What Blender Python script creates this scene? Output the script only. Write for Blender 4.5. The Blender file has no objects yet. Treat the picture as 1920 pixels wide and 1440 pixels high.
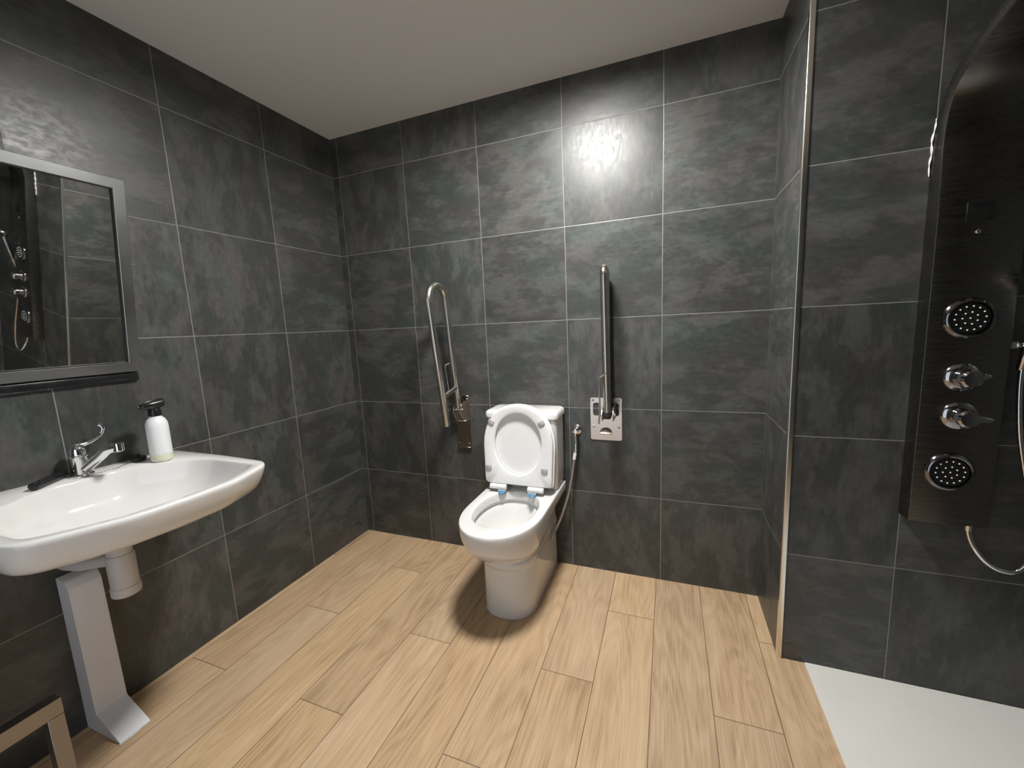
import bpy, bmesh, math, random
from mathutils import Vector, Matrix
PI = math.pi
random.seed(7)
SC = bpy.context.scene
COL = SC.collection

# ------------------------------------------------------------------ camera, world, exposure
cam_data = bpy.data.cameras.new('camera')
cam_data.sensor_width = 36.0
cam_data.sensor_fit = 'HORIZONTAL'
cam_data.lens = 759.1 / 1920.0 * 36.0
cam_data.clip_start = 0.02
cam = bpy.data.objects.new('camera', cam_data)
cam.location = (1.8753, -2.0315, 1.3124)
cam.rotation_euler = (1.4297, 0.0452, 0.3646)
COL.objects.link(cam)
SC.camera = cam

world = bpy.data.worlds.new('world')
world.use_nodes = True
world.node_tree.nodes['Background'].inputs[0].default_value = (0.86, 0.92, 1.0, 1)
world.node_tree.nodes['Background'].inputs[1].default_value = 1.05  # soft pale fill, enters the room through the added doorway
SC.world = world

SC.view_settings.view_transform = 'Standard'
SC.view_settings.look = 'None'
SC.view_settings.gamma = 1.0
SC.view_settings.use_curve_mapping = False
SC.view_settings.exposure = 0.36

LAMP_POS = (1.46, -0.765)
LAMP_STRENGTH = 200.0
LAMP_COLOR = (1.0, 0.98, 0.945)
H = 2.45            # ceiling height
T = 0.45            # wall tile edge
XR, YS = 2.280, -0.374   # return wall and shower wall planes
DX0, DX1 = 0.60, 1.75    # doorway added in the wall behind the camera to admit fill light
XW, YF = 3.27, -2.60     # right wall and wall behind the camera


# ------------------------------------------------------------------ node helper
class NT:
    def __init__(s, name):
        s.m = bpy.data.materials.new(name)
        s.m.use_nodes = True
        s.t = s.m.node_tree
        s.t.nodes.clear()
        s.out = s.t.nodes.new('ShaderNodeOutputMaterial')

    def put(s, sock, v):
        if v is None:
            return
        if isinstance(v, bpy.types.NodeSocket):
            s.t.links.new(v, sock)
        else:
            sock.default_value = v

    def n(s, typ, ins=(), **props):
        nd = s.t.nodes.new(typ)
        for k, v in props.items():
            setattr(nd, k, v)
        if isinstance(ins, dict):
            for k, v in ins.items():
                s.put(nd.inputs[k], v)
        else:
            for i, v in enumerate(ins):
                s.put(nd.inputs[i], v)
        return nd

    def math(s, op, a, b=None, c=None):
        return s.n('ShaderNodeMath', (a, b, c), operation=op).outputs[0]

    def vec(s, x=0.0, y=0.0, z=0.0):
        return s.n('ShaderNodeCombineXYZ', (x, y, z)).outputs[0]

    def noise(s, vector, scale, detail=4.0, rough=0.55, dist=0.0):
        nd = s.n('ShaderNodeTexNoise', {'Vector': vector, 'Scale': scale, 'Detail': detail,
                                        'Roughness': rough, 'Distortion': dist})
        return nd.outputs[0]

    def ramp(s, fac, stops):
        nd = s.n('ShaderNodeValToRGB', (fac,))
        e = nd.color_ramp.elements
        while len(e) > 1:
            e.remove(e[0])
        e[0].position, e[0].color = stops[0][0], tuple(stops[0][1]) + (1,)
        for p, c in stops[1:]:
            k = e.new(p)
            k.color = tuple(c) + (1,)
        return nd.outputs[0]

    def mix(s, fac, a, b, blend='MIX'):
        nd = s.n('ShaderNodeMix', data_type='RGBA', blend_type=blend)
        s.put(nd.inputs[0], fac)
        s.put(nd.inputs[6], a if isinstance(a, bpy.types.NodeSocket) else tuple(a) + (1,))
        s.put(nd.inputs[7], b if isinstance(b, bpy.types.NodeSocket) else tuple(b) + (1,))
        return nd.outputs[2]

    def maprange(s, v, a, b, c=0.0, d=1.0, smooth=True):
        nd = s.n('ShaderNodeMapRange', (v, a, b, c, d))
        nd.interpolation_type = 'SMOOTHSTEP' if smooth else 'LINEAR'
        return nd.outputs[0]

    def bsdf(s, **ins):
        nd = s.t.nodes.new('ShaderNodeBsdfPrincipled')
        for k, v in ins.items():
            k = k.replace('_', ' ')
            if k in ('Base Color', 'Emission Color') and not isinstance(v, bpy.types.NodeSocket) and len(v) == 3:
                v = tuple(v) + (1,)
            s.put(nd.inputs[k], v)
        s.t.links.new(nd.outputs[0], s.out.inputs[0])
        return nd

    def bump(s, height, strength=0.5, distance=0.002):
        nd = s.n('ShaderNodeBump', {'Height': height, 'Strength': strength, 'Distance': distance})
        return nd.outputs[0]


def simple(name, color, rough=0.5, metal=0.0, var=0.04, scale=30.0, coat=0.0, spec=0.5, bump=0.0):
    """plain material with a little procedural variation of tone and gloss"""
    k = NT(name)
    pos = k.n('ShaderNodeNewGeometry').outputs['Position']
    nz = k.noise(pos, scale, 3.0)
    lo = tuple(max(0.0, c * (1 - var)) for c in color)
    hi = tuple(min(1.0, c * (1 + var)) for c in color)
    col = k.mix(nz, lo, hi)
    rg = k.maprange(nz, 0.3, 0.7, max(0.02, rough * 0.85), min(1.0, rough * 1.15))
    kw = {}
    if bump:
        kw['Normal'] = k.bump(k.noise(pos, 420.0, 2.0), bump, 0.001)
    k.bsdf(Base_Color=col, Roughness=rg, Metallic=metal, Coat_Weight=coat, Specular_IOR_Level=spec, **kw)
    return k.m


def brushed(name, color, rough, axis, scale=180.0):
    k = NT(name)
    pos = k.n('ShaderNodeNewGeometry').outputs['Position']
    st = [1.0, 1.0, 1.0]
    st[axis] = 0.03
    v = k.n('ShaderNodeVectorMath', (pos, tuple(st)), operation='MULTIPLY').outputs[0]
    nz = k.noise(v, scale, 3.0)
    col = k.mix(nz, tuple(c * 0.93 for c in color), tuple(min(1, c * 1.05) for c in color))
    rg = k.maprange(nz, 0.3, 0.7, rough * 0.9, rough * 1.1)
    k.bsdf(Base_Color=col, Roughness=rg, Metallic=1.0, Normal=k.bump(nz, 0.012, 0.0005))
    return k.m


def tile_material(name, axis, offset, seed):
    """large dark concrete-look wall tile with pale thin joints; every tile has its own pattern"""
    k = NT(name)
    pos = k.n('ShaderNodeNewGeometry').outputs['Position']
    sp = k.n('ShaderNodeSeparateXYZ', (pos,)).outputs
    h = sp[0] if axis == 'x' else k.math('MULTIPLY', sp[1], -1.0)
    u = k.math('DIVIDE', k.math('SUBTRACT', h, offset), T)
    v = k.math('DIVIDE', k.math('SUBTRACT', sp[2], 0.433), T)
    iu, iv = k.math('FLOOR', u), k.math('FLOOR', v)
    fu, fv = k.math('SUBTRACT', u, iu), k.math('SUBTRACT', v, iv)
    du = k.math('MINIMUM', fu, k.math('SUBTRACT', 1.0, fu))
    dv = k.math('MINIMUM', fv, k.math('SUBTRACT', 1.0, fv))
    if axis == 'ret':
        du = 0.5
    d = k.math('MULTIPLY', k.math('MINIMUM', du, dv), T)
    joint = k.maprange(d, 0.0009, 0.0019, 1.0, 0.0)
    wn = k.n('ShaderNodeTexWhiteNoise', {'Vector': k.vec(iu, iv, seed)}, noise_dimensions='3D')
    rc = k.n('ShaderNodeSeparateColor', (wn.outputs['Color'],)).outputs
    rv = wn.outputs['Value']
    # pattern runs across or along the tile, and may be flipped end for end
    turn = k.math('GREATER_THAN', rv, 0.5)
    a = k.math('ADD', k.math('MULTIPLY', fu, k.math('SUBTRACT', 1.0, turn)), k.math('MULTIPLY', fv, turn))
    b = k.math('ADD', k.math('MULTIPLY', fv, k.math('SUBTRACT', 1.0, turn)), k.math('MULTIPLY', fu, turn))
    ox, oy = k.math('MULTIPLY', rc[0], 31.0), k.math('MULTIPLY', rc[1], 47.0)
    P1 = k.vec(k.math('ADD', k.math('MULTIPLY', a, 2.2), ox), k.math('ADD', k.math('MULTIPLY', b, 4.2), oy), rc[2])
    P2 = k.vec(k.math('ADD', k.math('MULTIPLY', a, 1.6), oy), k.math('ADD', k.math('MULTIPLY', b, 2.4), ox), rc[0])
    P3 = k.vec(k.math('ADD', k.math('MULTIPLY', a, 15.0), ox), k.math('ADD', k.math('MULTIPLY', b, 24.0), oy), 0.0)
    P4 = k.vec(k.math('ADD', k.math('MULTIPLY', a, 6.0), oy), k.math('ADD', k.math('MULTIPLY', b, 34.0), ox), 0.0)
    n1 = k.noise(P1, 1.0, 10.0, 0.68, 0.1)       # cloudy patches
    n2 = k.noise(P2, 1.5, 3.0, 0.5, 0.1)         # drift of hue
    n3 = k.noise(P3, 1.0, 6.0, 0.72, 0.1)        # mottling
    n5 = k.noise(P4, 1.0, 4.0, 0.6, 0.1)         # trowel drag
    n4 = k.noise(P1, 60.0, 2.0, 0.5)
    patch = k.maprange(n1, 0.46, 0.56, 0.0, 1.0)
    tone = k.math('ADD', k.math('MULTIPLY', patch, 0.22), k.math('MULTIPLY', n1, 0.70))
    tone = k.math('ADD', tone, k.math('MULTIPLY', k.math('SUBTRACT', n3, 0.5), 0.62))
    tone = k.math('ADD', tone, k.math('MULTIPLY', k.math('SUBTRACT', n5, 0.5), 0.38))
    tone = k.math('ADD', tone, k.math('MULTIPLY', k.math('SUBTRACT', rc[2], 0.5), 0.16))
    tone = k.math('ADD', tone, k.math('MULTIPLY', k.math('SUBTRACT', n4, 0.5), 0.12))
    col = k.ramp(tone, [(0.05, (0.034, 0.036, 0.035)), (0.28, (0.049, 0.052, 0.050)), (0.48, (0.066, 0.068, 0.066)),
                        (0.64, (0.082, 0.082, 0.080)), (0.90, (0.120, 0.117, 0.114))])
    hue = k.ramp(n2, [(0.36, (0.885, 0.975, 0.935)), (0.5, (0.945, 0.945, 0.925)), (0.62, (1.0, 0.93, 0.915))])
    col = k.mix(1.0, col, hue, 'MULTIPLY')
    col = k.mix(joint, col, (0.25, 0.248, 0.238))
    rough = k.math('ADD', k.maprange(n3, 0.35, 0.65, 0.34, 0.44), k.math('MULTIPLY', joint, 0.2))
    height = k.math('ADD', k.maprange(d, 0.0008, 0.0032, 0.0, 1.0), k.math('MULTIPLY', n1, 0.10))
    k.bsdf(Base_Color=col, Roughness=rough, Normal=k.bump(height, 0.45, 0.0012), Specular_IOR_Level=0.5)
    return k.m


def plank_material():
    k = NT('oak_look_planks')
    pos = k.n('ShaderNodeNewGeometry').outputs['Position']
    sp = k.n('ShaderNodeSeparateXYZ', (pos,)).outputs
    x, y = sp[0], sp[1]
    q = k.math('DIVIDE', k.math('SUBTRACT', x, 0.028), 0.2)
    c = k.math('FLOOR', q)
    fx = k.math('SUBTRACT', q, c)
    c3 = k.math('FLOORED_MODULO', c, 3.0)
    ye = k.math('ADD', -1.11, k.math('MULTIPLY', c3, 0.4))
    r = k.math('DIVIDE', k.math('SUBTRACT', y, ye), 1.2)
    ri = k.math('FLOOR', r)
    fy = k.math('SUBTRACT', r, ri)
    dx = k.math('MULTIPLY', k.math('MINIMUM', fx, k.math('SUBTRACT', 1.0, fx)), 0.2)
    dy = k.math('MULTIPLY', k.math('MINIMUM', fy, k.math('SUBTRACT', 1.0, fy)), 1.2)
    d = k.math('MINIMUM', dx, dy)
    wn = k.n('ShaderNodeTexWhiteNoise', {'Vector': k.vec(c, ri, 3.7)}, noise_dimensions='3D')
    rc = k.n('ShaderNodeSeparateColor', (wn.outputs['Color'],)).outputs
    o1, o2 = k.math('MULTIPLY', rc[0], 23.0), k.math('MULTIPLY', rc[1], 37.0)
    gx = k.math('ADD', x, o1)
    gy = k.math('ADD', y, o2)
    big = k.noise(k.vec(k.math('MULTIPLY', gx, 9.0), k.math('MULTIPLY', gy, 1.6), 0.0), 1.0, 4.0, 0.55, 0.8)
    fine = k.noise(k.vec(k.math('MULTIPLY', gx, 190.0), k.math('MULTIPLY', gy, 5.0), 0.0), 1.0, 4.0, 0.6, 0.2)
    # cathedral figure: rings of a stretched field
    fld = k.noise(k.vec(k.math('MULTIPLY', gx, 6.0), k.math('MULTIPLY', gy, 0.9), 4.0), 1.0, 2.0, 0.45, 0.4)
    ring = k.math('SINE', k.math('MULTIPLY', fld, 95.0))
    ring = k.maprange(ring, -1.0, 1.0, 0.0, 1.0)
    tone = k.math('ADD', k.math('MULTIPLY', big, 0.36), k.math('MULTIPLY', fine, 0.52))
    tone = k.math('ADD', tone, k.math('MULTIPLY', ring, 0.07))
    tone = k.math('ADD', tone, k.math('MULTIPLY', k.math('SUBTRACT', rc[2], 0.5), 0.12))
    col = k.ramp(tone, [(0.28, (0.36, 0.245, 0.15)), (0.40, (0.50, 0.355, 0.225)), (0.50, (0.58, 0.42, 0.275)),
                        (0.60, (0.645, 0.48, 0.325)), (0.72, (0.70, 0.545, 0.385))])
    # small knots
    vo = k.n('ShaderNodeTexVoronoi', {'Vector': k.vec(k.math('MULTIPLY', gx, 3.2), k.math('MULTIPLY', gy, 1.5), 0.0), 'Scale': 1.0})
    knot = k.maprange(vo.outputs['Distance'], 0.015, 0.055, 1.0, 0.0)
    col = k.mix(k.math('MULTIPLY', knot, 0.45), col, (0.26, 0.185, 0.125))
    grey = k.ramp(rc[1], [(0.0, (0.97, 0.97, 1.0)), (0.5, (1.03, 1.0, 0.93)), (1.0, (0.93, 0.935, 0.97))])
    col = k.mix(1.0, col, grey, 'MULTIPLY')
    col = k.mix(1.0, col, (1.0, 0.985, 0.945), 'MULTIPLY')
    joint = k.maprange(d, 0.0008, 0.0019, 1.0, 0.0)
    col = k.mix(k.math('MULTIPLY', joint, 0.9), col, (0.13, 0.085, 0.05))
    rough = k.maprange(fine, 0.3, 0.7, 0.40, 0.55)
    height = k.math('ADD', k.maprange(d, 0.0006, 0.0022, 0.0, 1.0), k.math('MULTIPLY', fine, 0.15))
    k.bsdf(Base_Color=col, Roughness=rough, Normal=k.bump(height, 0.35, 0.0012), Specular_IOR_Level=0.35)
    return k.m


def ceiling_material():
    k = NT('painted_plaster')
    pos = k.n('ShaderNodeNewGeometry').outputs['Position']
    nz = k.noise(pos, 2.0, 3.0)
    fine = k.noise(pos, 160.0, 3.0)
    col = k.mix(nz, (0.76, 0.75, 0.735), (0.80, 0.79, 0.775))
    k.bsdf(Base_Color=col, Roughness=0.75, Normal=k.bump(fine, 0.12, 0.001), Specular_IOR_Level=0.3)
    return k.m


def tray_material():
    k = NT('stone_resin')
    pos = k.n('ShaderNodeNewGeometry').outputs['Position']
    g = k.noise(pos, 260.0, 3.0, 0.6)
    l = k.noise(pos, 5.0, 3.0)
    col = k.mix(l, (0.72, 0.71, 0.67), (0.80, 0.79, 0.75))
    k.bsdf(Base_Color=col, Roughness=0.55, Normal=k.bump(g, 0.5, 0.0015))
    return k.m


M = {}
M['back'] = tile_material('dark_tile_back', 'x', 0.048, 1.0)
M['left'] = tile_material('dark_tile_left', 'y', 0.449, 2.0)
M['ret'] = tile_material('dark_tile_return', 'y', 0.0, 3.0)
M['shower'] = tile_material('dark_tile_shower', 'x', 2.607, 4.0)
M['right'] = tile_material('dark_tile_right', 'y', 0.374, 5.0)
M['front'] = tile_material('dark_tile_front', 'x', 0.1, 6.0)
M['plank'] = plank_material()
M['ceil'] = ceiling_material()
M['tray'] = tray_material()
M['porcelain'] = simple('glazed_porcelain', (0.76, 0.755, 0.74), 0.09, coat=0.3, var=0.006, scale=4.0)
M['seat'] = simple('white_seat_plastic', (0.86, 0.86, 0.86), 0.28, var=0.004, scale=3.0)
M['bumper'] = simple('grey_rubber', (0.42, 0.40, 0.41), 0.6)
M['blue'] = simple('blue_plastic', (0.05, 0.27, 0.50), 0.4)
M['chrome'] = simple('chrome', (0.82, 0.82, 0.83), 0.06, 1.0, var=0.01)
M['steel_v'] = simple('satin_steel_tube', (0.60, 0.57, 0.52), 0.27, 1.0, var=0.01, scale=5.0)
M['steel_plate'] = brushed('brushed_steel_plate', (0.66, 0.60, 0.54), 0.30, 0)
M['steel_dark_reflect'] = brushed('brushed_steel_dark_reflect', (0.36, 0.32, 0.26), 0.22, 0)  # darker copy of the plate steel, dark reflections put into its colour
M['steel_frame'] = simple('satin_steel', (0.44, 0.45, 0.45), 0.30, 1.0, var=0.01, scale=3.0)
M['trimmetal'] = simple('polished_trim', (0.88, 0.86, 0.80), 0.22, 1.0, var=0.01, scale=4.0)
M['panelmetal'] = brushed('dark_brushed_steel', (0.190, 0.184, 0.176), 0.27, 0, 260)
M['darkchrome'] = simple('smoked_chrome', (0.22, 0.22, 0.23), 0.10, 1.0)
M['stand'] = simple('dull_steel', (0.33, 0.32, 0.31), 0.36, 1.0, var=0.03, scale=8.0)
M['knobchrome'] = simple('knob_chrome', (0.42, 0.42, 0.43), 0.08, 1.0, var=0.01)  # chrome with its dark surroundings' reflection put into the colour
M['black'] = simple('black_plastic', (0.012, 0.012, 0.013), 0.28)
M['blackrubber'] = simple('black_rubber', (0.014, 0.014, 0.014), 0.45)
M['screen'] = simple('dark_display', (0.001, 0.001, 0.001), 0.6)
M['whiteplastic'] = simple('white_pipe_plastic', (0.62, 0.60, 0.59), 0.45)
M['whitepaint'] = simple('white_painted_metal', (0.78, 0.80, 0.84), 0.40)
M['nozzle'] = simple('white_silicone', (0.88, 0.88, 0.88), 0.4)
M['hose'] = brushed('braided_hose', (0.52, 0.52, 0.53), 0.38, 0, 300)
M['silicone'] = simple('white_sealant', (0.72, 0.71, 0.68), 0.5)
M['grate'] = simple('dark_gap', (0.01, 0.01, 0.01), 0.6)


def glass_like(name, color, rough, trans, ior=1.45):
    k = NT(name)
    pos = k.n('ShaderNodeNewGeometry').outputs['Position']
    nz = k.noise(pos, 20.0, 2.0)
    k.bsdf(Base_Color=k.mix(nz, color, tuple(min(1, c * 1.03) for c in color)), Roughness=rough,
           Transmission_Weight=trans, IOR=ior)
    return k.m


def mirror_glass():
    k = NT('mirror_silvering')
    pos = k.n('ShaderNodeNewGeometry').outputs['Position']
    nz = k.noise(pos, 6.0, 2.0)
    k.bsdf(Base_Color=k.mix(nz, (0.80, 0.82, 0.81), (0.83, 0.85, 0.84)), Roughness=0.015, Metallic=1.0)
    return k.m


def soap_plastic():
    k = NT('frosted_bottle_plastic')
    pos = k.n('ShaderNodeNewGeometry').outputs['Position']
    nz = k.noise(pos, 40.0, 2.0)
    k.bsdf(Base_Color=k.mix(nz, (0.84, 0.86, 0.88), (0.88, 0.90, 0.91)), Roughness=0.35,
           Subsurface_Weight=0.6, Subsurface_Radius=(0.02, 0.02, 0.02), Subsurface_Scale=0.5)
    return k.m


def lamp_material():
    k = NT('lamp_diffuser')
    pos = k.n('ShaderNodeNewGeometry').outputs['Position']
    nz = k.noise(pos, 5.0, 1.0)
    st = k.maprange(nz, 0.0, 1.0, LAMP_STRENGTH * 0.98, LAMP_STRENGTH * 1.02)
    k.bsdf(Base_Color=(0.8, 0.8, 0.8), Roughness=0.5, Emission_Color=LAMP_COLOR, Emission_Strength=st)
    return k.m


M['mirror'] = mirror_glass()
M['bottle'] = soap_plastic()
M['soap'] = simple('yellow_green_soap', (0.73, 0.75, 0.58), 0.3)
M['lamp'] = lamp_material()


# ------------------------------------------------------------------ mesh helpers (world coordinates)
def bm_new():
    return bmesh.new()


def box(bm, lo, hi, bevel=0.0, segs=2):
    x0, y0, z0 = lo
    x1, y1, z1 = hi
    vs = [bm.verts.new(p) for p in ((x0, y0, z0), (x1, y0, z0), (x1, y1, z0), (x0, y1, z0),
                                    (x0, y0, z1), (x1, y0, z1), (x1, y1, z1), (x0, y1, z1))]
    fs = [bm.faces.new([vs[i] for i in f]) for f in ((3, 2, 1, 0), (4, 5, 6, 7), (0, 1, 5, 4), (1, 2, 6, 5), (2, 3, 7, 6), (3, 0, 4, 7))]
    if bevel:
        es = list({e for f in fs for e in f.edges})
        bmesh.ops.bevel(bm, geom=es, offset=bevel, segments=segs, affect='EDGES', profile=0.5)
    return bm


def loft(bm, rings, cap0=True, cap1=True, closed=True):
    R = [[bm.verts.new(p) for p in r] for r in rings]
    n = len(rings[0])
    for a, b in zip(R, R[1:]):
        for i in range(n if closed else n - 1):
            j = (i + 1) % n
            bm.faces.new((a[i], a[j], b[j], b[i]))
    if cap0:
        bm.faces.new(list(reversed(R[0])))
    if cap1:
        bm.faces.new(R[-1])
    bmesh.ops.recalc_face_normals(bm, faces=bm.faces)
    return bm


def frame_at(d):
    d = Vector(d).normalized()
    up = Vector((0, 0, 1)) if abs(d.z) < 0.95 else Vector((1, 0, 0))
    a = d.cross(up).normalized()
    return a, a.cross(d).normalized()


def tube(bm, pts, r, segs=16, cap=True, flat=1.0):
    pts = [Vector(p) for p in pts]
    n = len(pts)
    rs = r if isinstance(r, (list, tuple)) else [r] * n
    dirs = []
    for i in range(n):
        a = pts[max(0, i - 1)]
        b = pts[min(n - 1, i + 1)]
        dirs.append((b - a).normalized())
    u, v = frame_at(dirs[0])
    rings = []
    for i in range(n):
        if i:
            ax = dirs[i - 1].cross(dirs[i])
            if ax.length > 1e-7:
                ang = dirs[i - 1].angle(dirs[i])
                rot = Matrix.Rotation(ang, 3, ax.normalized())
                u, v = rot @ u, rot @ v
        rings.append([pts[i] + rs[i] * (math.cos(t) * u + flat * math.sin(t) * v)
                      for t in [2 * PI * k / segs for k in range(segs)]])
    return loft(bm, rings, cap, cap)


def lathe(bm, prof, origin, axis=(0, 0, 1), segs=40, sx=1.0, sy=1.0):
    """prof: (radius, height) pairs along the axis"""
    o = Vector(origin)
    ax = Vector(axis).normalized()
    u, v = frame_at(ax)
    rings = [[o + ax * h + max(r, 1e-4) * (sx * math.cos(t) * u + sy * math.sin(t) * v)
              for t in [2 * PI * k / segs for k in range(segs)]] for r, h in prof]
    return loft(bm, rings, True, True)


def spline(ctrl, per=8):
    P = [Vector(c) for c in ctrl]
    out = []
    for i in range(len(P) - 1):
        p0 = P[i - 1] if i else P[0] * 2 - P[1]
        p1, p2 = P[i], P[i + 1]
        p3 = P[i + 2] if i + 2 < len(P) else P[-1] * 2 - P[-2]
        for k in range(per):
            t = k / per
            out.append(0.5 * ((2 * p1) + (p2 - p0) * t + (2 * p0 - 5 * p1 + 4 * p2 - p3) * t * t
                              + (3 * p1 - p0 - 3 * p2 + p3) * t ** 3))
    out.append(P[-1])
    return out


def round_poly(pts, radii, seg=6):
    """2D polygon with rounded corners"""
    out = []
    n = len(pts)
    for i in range(n):
        p = Vector(pts[i])
        a = (Vector(pts[i - 1]) - p)
        b = (Vector(pts[(i + 1) % n]) - p)
        r = radii[i] if isinstance(radii, (list, tuple)) else radii
        if r <= 0:
            out.append(tuple(p))
            continue
        ang = a.angle(b)
        d = min(r / math.tan(ang / 2), a.length * 0.49, b.length * 0.49)
        s, e = p + a.normalized() * d, p + b.normalized() * d
        for k in range(seg + 1):
            t = k / seg
            q = s * (1 - t) ** 2 + p * 2 * t * (1 - t) * 0.95 + e * t * t + (s + e) * 0.05 * t * (1 - t)
            out.append((q.x, q.y))
    return out


def radial(poly, c, n=96):
    """resample a closed 2D outline by angle about c"""
    out = []
    m = len(poly)
    for k in range(n):
        t = 2 * PI * k / n
        d = (math.cos(t), math.sin(t))
        best = None
        for i in range(m):
            ax, ay = poly[i][0] - c[0], poly[i][1] - c[1]
            bx, by = poly[(i + 1) % m][0] - c[0], poly[(i + 1) % m][1] - c[1]
            ex, ey = bx - ax, by - ay
            den = d[0] * ey - d[1] * ex
            if abs(den) < 1e-12:
                continue
            s = (ax * ey - ay * ex) / den
            w = (ax * d[1] - ay * d[0]) / den
            if s > 0 and -1e-9 <= w <= 1 + 1e-9 and (best is None or s > best):
                best = s
        out.append((c[0] + d[0] * best, c[1] + d[1] * best))
    return out


def ellipse(c, rx, ry, n=96, p=2.0):
    out = []
    for k in range(n):
        t = 2 * PI * k / n
        ct, st = math.cos(t), math.sin(t)
        out.append((c[0] + rx * math.copysign(abs(ct) ** (2 / p), ct), c[1] + ry * math.copysign(abs(st) ** (2 / p), st)))
    return out


def root_loc(o):
    v = Vector((0, 0, 0))
    while o is not None:
        v += o.location
        o = o.parent
    return v


def obj(name, bm, mat, parent=None, smooth=38, label=None):
    me = bpy.data.meshes.new(name)
    off = root_loc(parent) if parent else Vector((0, 0, 0))
    if off.length:
        bmesh.ops.translate(bm, verts=bm.verts, vec=-off)
    bm.to_mesh(me)
    bm.free()
    me.materials.append(mat)
    if smooth:
        me.shade_smooth()
        me.set_sharp_from_angle(angle=math.radians(smooth))
    o = bpy.data.objects.new(name, me)
    COL.objects.link(o)
    if parent:
        o.parent = parent
    if label:
        o['label'] = label
    return o


def thing(name, label, cat, loc, group=None):
    o = bpy.data.objects.new(name, None)
    o.empty_display_size = 0.05
    o.location = loc
    COL.objects.link(o)
    o['label'] = label
    o['category'] = cat
    if group:
        o['group'] = group
    return o


def tag(o, label, cat, group=None):
    o['label'] = label
    o['category'] = cat
    if group:
        o['group'] = group
    return o


def struct(name, bm, mat, label=None, smooth=0):
    o = obj(name, bm, mat, None, smooth)
    o['kind'] = 'structure'
    if label:
        o['label'] = label
    return o


# ------------------------------------------------------------------ room shell
struct('floor', box(bm_new(), (-0.12, YF - 0.12, -0.10), (XW + 0.12, 0.12, 0.0)), M['plank'],
       'oak-look plank floor')
struct('ceiling', box(bm_new(), (-0.12, YF - 0.12, H), (XW + 0.12, 0.12, H + 0.1)), M['ceil'],
       'plain white ceiling')
struct('wall_back', box(bm_new(), (0, 0, 0), (XR, 0.12, H)), M['back'], 'dark tiled wall behind the toilet')
struct('wall_left', box(bm_new(), (-0.12, YF, 0), (0, 0.12, H)), M['left'], 'dark tiled wall behind the washbasin')
struct('wall_right', box(bm_new(), (XW, YF, 0), (XW + 0.12, YS, H)), M['right'], 'dark tiled wall beside the shower')
# unseen wall with an added doorway that lets in soft fill from the world
bm = box(bm_new(), (-0.12, YF - 0.12, 0), (DX0, YF, H))
box(bm, (DX1, YF - 0.12, 0), (XW + 0.12, YF, H))
box(bm, (DX0, YF - 0.12, 2.08), (DX1, YF, H))
struct('wall_front', bm, M['front'], 'dark tiled wall with an added doorway that lets in fill light')
# projecting shower wall: its narrow return face and its wide face carry their own tiling
bm = box(bm_new(), (XR, YS, 0), (XW + 0.12, 0.12, H))
sw = struct('wall_shower', bm, M['shower'], 'projecting dark tiled wall carrying the shower panel')
sw.data.materials.append(M['ret'])
for p in sw.data.polygons:
    if p.normal.x < -0.5:
        p.material_index = 1
# polished metal corner profile
tp = round_poly([(XR - 0.0035, YS - 0.0035), (XR + 0.0125, YS - 0.0035), (XR + 0.0125, YS + 0.0005),
                 (XR + 0.0005, YS + 0.0005), (XR + 0.0005, YS + 0.0125), (XR - 0.0035, YS + 0.0125)],
                [0.003, 0.0008, 0, 0, 0, 0.0008], 4)
struct('trim_1', loft(bm_new(), [[(x, y, z) for x, y in tp] for z in (0.001, H)]), M['trimmetal'],
       'polished metal corner profile', 30)

# ------------------------------------------------------------------ ceiling lamp (out of the picture, lights it)
lamp = thing('ceiling_lamp', 'round white flush ceiling lamp above the toilet', 'lamp', (LAMP_POS[0], LAMP_POS[1], H))
lx, ly = LAMP_POS
obj('frame', lathe(bm_new(), [(0.170, 0.0), (0.170, -0.006), (0.160, -0.019), (0.152, -0.020), (0.146, -0.004), (0.146, 0.0)], (lx, ly, H)),
    M['whitepaint'], lamp)
obj('diffuser', lathe(bm_new(), [(0.145, -0.0005), (0.145, -0.003), (0.138, -0.0045), (0.0, -0.005)], (lx, ly, H)),
    M['lamp'], lamp)

# ------------------------------------------------------------------ shower tray
tr = round_poly([(2.367, YS - 0.001), (XW - 0.001, YS - 0.001), (XW - 0.001, -1.75), (2.367, -1.75)], 0.004, 3)
tray = obj('shower_tray', loft(bm_new(), [[(x, y, 0.0005) for x, y in tr], [(x, y, 0.003) for x, y in tr],
                                          [(x + (0.0012 if x < 2.8 else -0.0012), y + (0.0012 if y < -1 else -0.0012), 0.0045) for x, y in tr]]),
           M['tray'])
tag(tray, 'flat white grainy shower tray set into the wood-look floor', 'shower tray')

# ------------------------------------------------------------------ toilet
TX = 1.185
toilet = thing('toilet', 'white close-coupled toilet with raised seat and lid against the back wall', 'toilet', (TX, -0.35, 0))


def sstep(a, b, x):
    t = max(0.0, min(1.0, (x - a) / (b - a)))
    return t * t * (3 - 2 * t)


def d_outline(hw, yb, ys, yf, n_back=7, n_side=14, n_front=40, p=2.0):
    """D shape: back edge yb, straight sides to ys, rounded front to yf (all measured outward from the wall)"""
    pts = [(hw * (2 * i / n_back - 1), yb) for i in range(n_back)]
    pts += [(hw, yb + (ys - yb) * i / n_side) for i in range(n_side)]
    for i in range(n_front):
        t = PI * i / n_front
        c, s = math.cos(t), math.sin(t)
        pts.append((hw * math.copysign(abs(c) ** (2 / p), c), ys + (yf - ys) * abs(s) ** (2 / p)))
    pts += [(-hw, ys + (yb - ys) * i / n_side) for i in range(n_side)]
    return pts


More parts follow.
